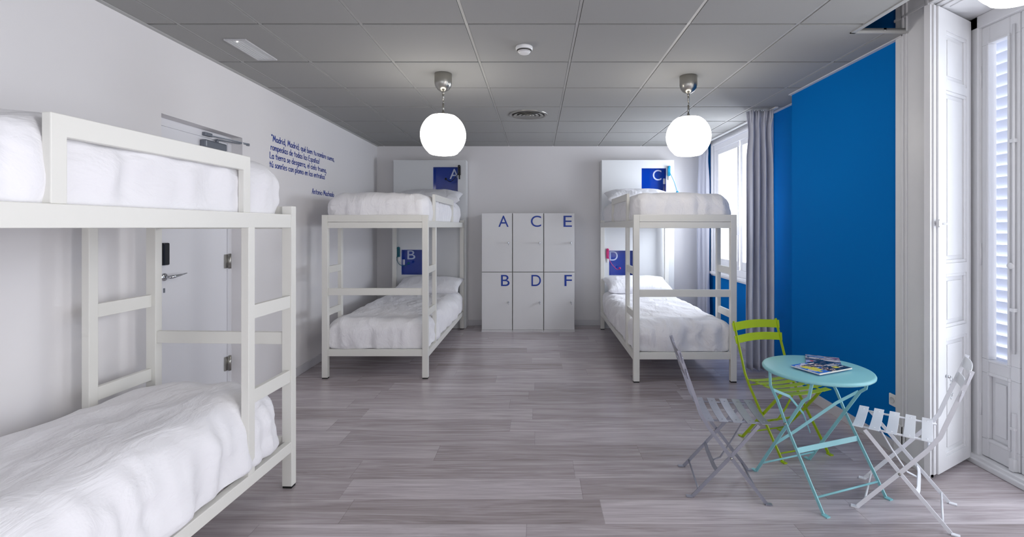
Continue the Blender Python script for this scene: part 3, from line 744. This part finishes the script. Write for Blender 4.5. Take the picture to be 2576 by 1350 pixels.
def clip_lamp(label, m, px, py, cable, head_px, tilt=0, y=7.175, stem=True):
    x, z = X_(px, y), Z_(py, y)
    t = thing('reading_lamp', label, 'lamp', (x, y, z), 0, 'clip reading lamps on the headboards')
    MB().box(-.020, .020, -.035, -.001, -.075, .045).lathe([(0, -.05), (.018, -.05), (.02, -.03), (.02, -.005)], c=(0, 0, .055), axis='y', n=16).build('clip_body', m, t, bevel=.006)
    MB().box(-.008, .010, -.02, -.001, -.135, -.076).build('clip_jaw', M['black'] if m is M['black'] else M['plastic'], t, bevel=.003)
    pts = [(X_(a, y - .05) - x, -.05 - .0 * i, Z_(b, y - .05) - z) for i, (a, b) in enumerate(cable)]
    # smooth by subdividing (Catmull-Rom)
    sp = []
    for i in range(len(pts) - 1):
        p0_, p1_, p2_, p3_ = [Vector(pts[max(0, min(len(pts) - 1, q))]) for q in (i - 1, i, i + 1, i + 2)]
        for s in range(6):
            u = s / 6; sp.append(.5 * ((2 * p1_) + (p2_ - p0_) * u + (2 * p0_ - 5 * p1_ + 4 * p2_ - p3_) * u * u + (3 * p1_ - p0_ - 3 * p2_ + p3_) * u ** 3))
    sp.append(Vector(pts[-1]))
    MB().tube(sp, .0045, 8).build('gooseneck', m, t)
    c = sp[-1]
    MB().lathe([(0, -.016), (.010, -.014), (.017, -.004), (.018, .004), (.012, .014), (0, .017)], c=tuple(c), axis='y', n=16).build('lamp_head', m, t)
clip_lamp('black clip-on reading lamp beside letter A', M['black'], 1156, 428, [(1155, 432), (1147, 444), (1138, 454), (1131, 456.5), (1125, 453), (1121.5, 450)], None)
clip_lamp('dark teal clip-on reading lamp beside letter B', M['teal_p'], 1003.5, 633, [(1001, 640), (998, 650), (1001, 660), (1007, 666), (1016, 668), (1024, 664.5), (1028, 661.5)], None)
clip_lamp('bright cyan clip-on reading lamp beside letter C', M['cyan_p'], 1682, 430, [(1684, 432), (1688, 440), (1695, 455), (1700, 470), (1704, 483)], None)
clip_lamp('magenta clip-on reading lamp beside letter D', M['pink_p'], 1528, 637, [(1529, 641), (1533, 653), (1539, 664), (1547, 673), (1554, 678), (1559, 674.5)], None)

# ------------------------------------------------------------------ hand-lettered quote on the left wall
def arc(cx_, cy_, rx_, ry_, a0, a1, n=10): return [(cx_ + rx_ * math.cos(math.radians(a0 + (a1 - a0) * i / n)), cy_ + ry_ * math.sin(math.radians(a0 + (a1 - a0) * i / n))) for i in range(n + 1)]
bowl = lambda: arc(.26, .29, .21, .29, 0, 360, 14)
ac = lambda x: [(x - .04, .76), (x + .08, .95)]
G = {
 'a': ([arc(.25, .28, .2, .28, 40, 330), [(.46, .58), (.45, .2), (.52, 0)]], .60),
 'b': ([[(.06, 1), (.06, 0)], arc(.26, .27, .2, .27, 140, -160)], .56),
 'c': ([arc(.27, .28, .22, .28, 50, 310)], .52),
 'd': ([arc(.25, .28, .2, .28, 30, 330), [(.47, 1), (.47, 0)]], .60),
 'e': ([[(.07, .28), (.47, .33)] + arc(.27, .28, .21, .29, 12, 310)], .56),
 'g': ([arc(.25, .3, .19, .27, 30, 330), [(.46, .57), (.46, .05), (.42, -.18), (.28, -.28), (.08, -.22)]], .58),
 'h': ([[(.06, 1), (.06, 0)], [(.06, .38), (.2, .56), (.36, .54), (.43, .38), (.43, 0)]], .56),
 'i': ([[(.08, .56), (.08, 0)], [(.08, .80), (.08, .81)]], .26),
 'l': ([[(.08, 1), (.08, 0)]], .24),
 'm': ([[(.06, .56), (.06, 0)], [(.06, .38), (.18, .55), (.3, .5), (.33, .36), (.33, .02)], [(.33, .38), (.45, .55), (.58, .5), (.62, .36), (.62, 0)]], .76),
 'n': ([[(.06, .56), (.06, 0)], [(.06, .36), (.2, .55), (.36, .54), (.43, .38), (.43, 0)]], .56),
 'o': ([arc(.27, .28, .22, .29, 0, 360, 14)], .60),
 'p': ([[(.06, .56), (.06, -.34)], arc(.26, .29, .2, .27, 150, -150)], .56),
 'q': ([arc(.25, .29, .2, .27, 30, 330), [(.47, .56), (.47, -.34)]], .60),
 'r': ([[(.06, .56), (.08, 0)], [(.07, .34), (.18, .52), (.34, .55)]], .42),
 's': ([[(.40, .50), (.26, .57), (.11, .47), (.16, .34), (.34, .26), (.40, .13), (.26, 0), (.07, .06)]], .50),
 't': ([[(.2, .86), (.2, .0)], [(.02, .58), (.4, .58)]], .46),
 'u': ([[(.06, .56), (.08, .14), (.2, .0), (.36, .06), (.42, .24)], [(.44, .56), (.42, .2), (.47, 0)]], .56),
 'M': ([[(.04, 0), (.16, .98), (.38, .25), (.60, .98), (.72, 0)]], .82),
 'L': ([[(.08, .98), (.06, .02), (.44, .0)]], .54),
 'E': ([[(.5, .98), (.1, .95), (.08, .02), (.52, .0)], [(.1, .52), (.46, .54)]], .62),
 'A': ([[(.03, 0), (.34, .98), (.60, 0)], [(.14, .36), (.52, .36)]], .70),
 ',': ([[(.12, .08), (.04, -.18)]], .34),
 ';': ([[(.12, .08), (.04, -.18)], [(.12, .48), (.12, .49)]], .34),
 '!': ([[(.1, 1), (.09, .3)], [(.09, .05), (.09, .06)]], .28),
 '"': ([[(.06, 1.02), (.05, .84)], [(.22, 1.02), (.21, .84)]], .36),
 ' ': ([], .34),
}
G['é'] = (G['e'][0] + [ac(.28)], .56); G['ú'] = (G['u'][0] + [ac(.26)], .56)
G['í'] = (G['i'][0][:1] + [[(.06, .72), (.18, .92)]], .26)
G['ñ'] = (G['n'][0] + [[(.08, .74), (.18, .80), (.30, .74), (.42, .80)]], .56)
def line_mesh(txt, y0, y1, z, cap, parent, org):
    tot = sum(G[c][1] for c in txt); k = (y1 - y0) / tot; x = 0; r = .066
    def put(px, pz): return Vector(LW(y0 + px * k, z + pz * cap, .0015)) - Vector(org)
    for word in txt.split(' '):
        b = MB()
        for c in word:
            for st in G[c][0]:
                for i in range(len(st)):
                    q = st[i]
                    cs = [put(x + q[0] + r * 1.1 * math.cos(2 * PI * n / 8), q[1] + r * math.sin(2 * PI * n / 8)) for n in range(8)]
                    b.add(cs, [tuple(range(8))])
                    if i + 1 < len(st):
                        w_ = st[i + 1]; d = Vector((w_[0] - q[0], w_[1] - q[1]))
                        if d.length < 1e-6: continue
                        d.normalize(); n_ = Vector((-d.y * 1.1, d.x)) * r
                        b.add([put(x + q[0] + n_.x, q[1] + n_.y), put(x + w_[0] + n_.x, w_[1] + n_.y), put(x + w_[0] - n_.x, w_[1] - n_.y), put(x + q[0] - n_.x, q[1] - n_.y)], [(0, 1, 2, 3)])
            x += G[c][1]
        x += G[' '][1]
        b.build('word', M['letter_blue'], parent)
def wy(px): return -2.417 * F / (px - 1351)    # y on the left wall seen at pixel column px
og = LW(4.4, 2.05, 0)
q = thing('wall_lettering', 'blue handwritten-style Spanish quote about Madrid on the left wall', 'wall lettering', og)
line_mesh('"Madrid, Madrid; qué bien tu nombre suena,', wy(682), wy(844), 2.285, .056, q, og)
line_mesh('rompeolas de todas las Españas!', wy(680), wy(806), 2.204, .056, q, og)
line_mesh('La tierra se desgarra, el cielo truena,', wy(677.5), wy(824), 2.125, .056, q, og)
line_mesh('tú sonríes con plomo en las entrañas"', wy(677), wy(821.5), 2.046, .056, q, og)
line_mesh('Antonio Machado', wy(786), wy(843), 1.862, .056, q, og)

# ------------------------------------------------------------------ bistro chairs and table
def chair(name, label, m, loc, rz):
    t = thing(name, label, 'chair', loc, rz, 'folding bistro chairs')
    hw = .188
    for s in (-1, 1):
        MB().bar([(.195, s * hw, .006), (.19, s * hw, .015), (.02, s * hw, .235), (-.10, s * hw, .395), (-.145, s * hw, .47), (-.175, s * hw, .56), (-.21, s * hw, .66), (-.262, s * hw, .815)], .019, .006, up=(1, 0, 0)).bar([(.19, s * hw, .004), (.225, s * hw, .004)], .024, .006, up=(0, 1, 0)).build('leg', m, t)
        MB().bar([(.165, s * (hw - .02), .418), (.012, s * (hw - .012), .235), (-.185, s * (hw - .016), .006)], .018, .006, up=(1, 0, 0)).bar([(-.185, s * (hw - .016), .004), (-.22, s * (hw - .016), .004)], .022, .006, up=(0, 1, 0)).build('leg', m, t)
        MB().lathe([(0, -.006), (.006, -.005), (.007, 0), (.006, .012), (0, .013)], c=(.015, s * hw - (.004 if s > 0 else .006), .238), axis='y', n=12).build('pivot_rivet', M['steel'], t)
        MB().tube([(-.135, s * .145, .424), (.205, s * .145, .424)], .0055).build('seat_rail', m, t)
    MB().tube([(-.10, -hw, .40), (-.10, hw, .40)], .005).build('crossbar', m, t)
    MB().tube([(.165, -hw, .04), (.165, hw, .04)], .005).build('crossbar', m, t)
    MB().tube([(-.155, -.17, .045), (-.155, .17, .045)], .005).build('crossbar', m, t)
    MB().bar([(-.055, -.172, .157), (-.06, -.10, .152), (-.06, .10, .152), (-.055, .172, .157)], .022, .004, up=(-.6, 0, -.8)).build('flat_brace', m, t)
    MB().bar([(.13, -.03, .41), (.06, -.03, .28), (-.01, -.035, .17), (-.06, -.04, .15)], .016, .004, up=(0, 1, 0)).build('flat_brace', m, t)
    for k in range(5):
        x = -.095 + k * .073
        b = MB()
        n = 6
        pts = [(x, -.188 + .376 * i / n, .434 - .010 * math.sin(PI * i / n)) for i in range(n + 1)]
        b.bar(pts, .047, .0035, up=(1, 0, 0))
        for s in (-1, 1): b.lathe([(0, .004), (.004, .003), (.0065, 0)], c=(x, s * .145, .431), n=10)
        b.build('seat_slat', m, t, bevel=.001)
    for (xb, z, h) in ((-.246, .775, .058), (-.219, .688, .055)):
        n = 8
        pts = [(xb - .018 * math.sin(PI * i / n), -.208 + .416 * i / n, z + .012 * math.sin(PI * i / n)) for i in range(n + 1)]
        b = MB().bar(pts, h, .0035, up=(-.25, 0, 1))
        for s in (-1, 1): b.lathe([(0, .006), (.004, .005), (.006, .001)], c=(xb + .001, s * .188, z), axis='x', n=8)
        b.build('back_slat', m, t, bevel=.001)
    return t
def fwd(c, h): return math.atan2(h[1], h[0])
chair('folding_chair', 'silver grey folding metal chair left of the turquoise table', M['silver'], (1.075, 2.83, 0), math.radians(-9))
chair('folding_chair', 'lime green folding metal chair behind the turquoise table', M['green'], (1.69, 3.33, 0), math.radians(-73))
chair('folding_chair', 'white folding metal chair right of the turquoise table by the shutter', M['white_metal'], (1.985, 2.61, 0), math.radians(141))

TX, TY, TZ = 1.632, 2.822, .68
tb = thing('bistro_table', 'round turquoise folding metal table with magazines on top', 'table', (TX, TY, 0), math.radians(20))
MB().lathe([(0, TZ), (.278, TZ), (.286, TZ - .003), (.290, TZ - .010), (.289, TZ - .018), (.284, TZ - .022), (.282, TZ - .018), (.278, TZ - .008), (0, TZ - .006)], n=72).build('tabletop', M['turq'], tb)
for s in (-1, 1):
    x = s * .235; x2 = s * .218
    MB().bar([(x, -.235, .006), (x, .0, .385), (x, .06, .50), (x, .11, .57), (x, .115, .66)], .017, .006, up=(0, 1, 0)).bar([(x, -.235, .004), (x + s * .0, -.268, .004)], .024, .006, up=(1, 0, 0)).build('leg', M['turq'], tb)
    MB().bar([(x2, .235, .006), (x2, .0, .385), (x2, -.10, .545), (x2, -.135, .575), (x2, -.155, .66)], .017, .006, up=(0, 1, 0)).bar([(x2, .235, .004), (x2, .268, .004)], .024, .006, up=(1, 0, 0)).build('leg', M['turq'], tb)
    MB().lathe([(0, -.006), (.007, -.005), (.008, .01), (0, .012)], c=(x - .006, 0, .386), axis='x', n=12).build('pivot_rivet', M['steel'], tb)
MB().tube([(-.235, -.195, .07), (.235, -.195, .07)], .0055).build('crossbar', M['turq'], tb)
MB().tube([(-.218, .195, .07), (.218, .195, .07)], .0055).build('crossbar', M['turq'], tb)
MB().bar([(-.235, -.075, .265), (.235, -.075, .265)], .028, .004, up=(0, .3, 1)).build('flat_brace', M['turq'], tb)
MB().bar([(-.218, .10, .225), (-.1, .06, .30), (.12, -.03, .47), (.235, -.08, .54)], .016, .004, up=(0, .3, 1)).build('flat_brace', M['turq'], tb)
MB().bar([(-.235, .09, .55), (-.12, .08, .50), (.0, .09, .38), (.10, .13, .24)], .016, .004, up=(0, .3, 1)).build('flat_brace', M['turq'], tb)
for s in (-1, 1): MB().tube([(-.24, s * .13, .655), (.24, s * .13, .655)], .006).build('top_rail', M['turq'], tb)

# magazines
def flat(name, c, r=.3): return mat(name, c, r, coat=.3)
def cover_mat(name, stops, scale, seed):
    m = mat(name, (200, 200, 200), .25, coat=.5); nt = m.node_tree; b = nt.nodes['Principled BSDF']
    tc = nt.nodes.new('ShaderNodeTexCoord'); mp = nt.nodes.new('ShaderNodeMapping'); mp.inputs['Location'].default_value = (seed, seed * 2, 0)
    mp.inputs['Scale'].default_value = (1, 1.8, 1)
    n = nt.nodes.new('ShaderNodeTexNoise'); n.inputs['Scale'].default_value = scale; n.inputs['Detail'].default_value = 3
    cr = nt.nodes.new('ShaderNodeValToRGB'); cr.color_ramp.interpolation = 'CONSTANT'
    e = cr.color_ramp; e.elements[0].color = rgb(*stops[0][1]); e.elements[0].position = 0; e.elements[1].position = stops[1][0]; e.elements[1].color = rgb(*stops[1][1])
    for p, c in stops[2:]: x = e.elements.new(p); x.color = rgb(*c)
    nt.links.new(tc.outputs['Object'], mp.inputs[0]); nt.links.new(mp.outputs[0], n.inputs[0]); nt.links.new(n.outputs['Fac'], cr.inputs[0]); nt.links.new(cr.outputs[0], b.inputs['Base Color'])
    return m
sky = cover_mat('sky_picture', [(0, (60, 110, 215)), (.42, (70, 125, 225)), (.56, (205, 205, 235))], 14, 2)
food = cover_mat('street_picture', [(0, (30, 26, 28)), (.44, (70, 52, 44)), (.50, (190, 150, 116)), (.56, (235, 225, 210)), (.62, (40, 34, 36))], 38, 5)
dark = cover_mat('dark_picture', [(0, (22, 26, 36)), (.48, (36, 42, 52)), (.58, (90, 82, 80))], 34, 9)
beach = cover_mat('landscape_picture', [(0, (120, 112, 124)), (.44, (170, 158, 160)), (.54, (196, 190, 205)), (.62, (80, 92, 70))], 20, 1)
lake = cover_mat('lake_picture', [(0, (150, 165, 215)), (.5, (180, 190, 232)), (.6, (232, 232, 245))], 12, 4)
yel, wht, red, prp, blu = flat('yellow_ink', (232, 220, 40)), flat('white_ink', (240, 240, 240)), flat('red_ink', (226, 84, 60)), flat('purple_ink', (130, 60, 120)), flat('blue_ink', (90, 130, 190))
def magazine(label, loc, rz, rx, w_, l_, th, mats, patches, tilt=0):
    t = thing('magazine', label, 'magazine', loc, rz, 'magazines on the table'); t.rotation_euler = (rx, tilt, rz)
    MB().box(-w_ / 2 + .001, w_ / 2 - .001, -l_ / 2 + .001, l_ / 2 - .001, .0006, th - .0006).build('pages', M['paper'], t)
    b = MB().box(-w_ / 2, w_ / 2, -l_ / 2, l_ / 2, th - .0006, th, 0).box(-w_ / 2, w_ / 2, -l_ / 2, l_ / 2, 0, .0006, 0).box(-w_ / 2, w_ / 2, -l_ / 2 - .001, -l_ / 2, 0, th, 1)
    for i, (x0, x1, y0, y1, mi) in enumerate(patches): b.box(-w_ / 2 + x0 * w_, -w_ / 2 + x1 * w_, -l_ / 2 + y0 * l_, -l_ / 2 + y1 * l_, th, th + .0002 + i * .00004, mi)
    b.build('cover', mats, t)
magazine('magazine with pale landscape cover lying under the other one', (1.742, 2.945, TZ + .0005), math.radians(-28), 0, .185, .245, .006, [beach, M['paper'], dark, lake, wht, red, prp, blu],
         [(0, 1, 0, .42, 3), (0, 1, .42, .50, 2), (.05, .55, .80, .90, 7), (.78, .98, .84, .90, 6), (.1, .4, .66, .70, 4), (.12, .22, .30, .40, 5), (.66, .72, .06, .26, 5), (.76, .82, .06, .26, 5), (.50, .95, .32, .38, 7), (.4, 1, .56, .60, 4), (0, .45, .52, .58, 2)])
magazine('magazine with blue sky and dark photo cover lying on top', (1.640, 2.792, TZ + .0080), math.radians(24), 0, .275, .180, .008, [sky, M['paper'], food, dark, yel, wht],
         [(.46, 1, 0, 1, 3), (.14, .62, .48, .86, 2), (.34, .60, 0, .40, 2), (.06, .24, .52, .74, 4), (.10, .32, .22, .56, 4), (.12, .18, .08, .22, 4), (.66, .80, .18, .32, 4), (.64, .94, .52, .55, 5), (.66, .95, .44, .47, 5), (.70, .95, .36, .39, 5), (.82, .95, .22, .26, 5), (.16, .60, .84, .88, 5)])
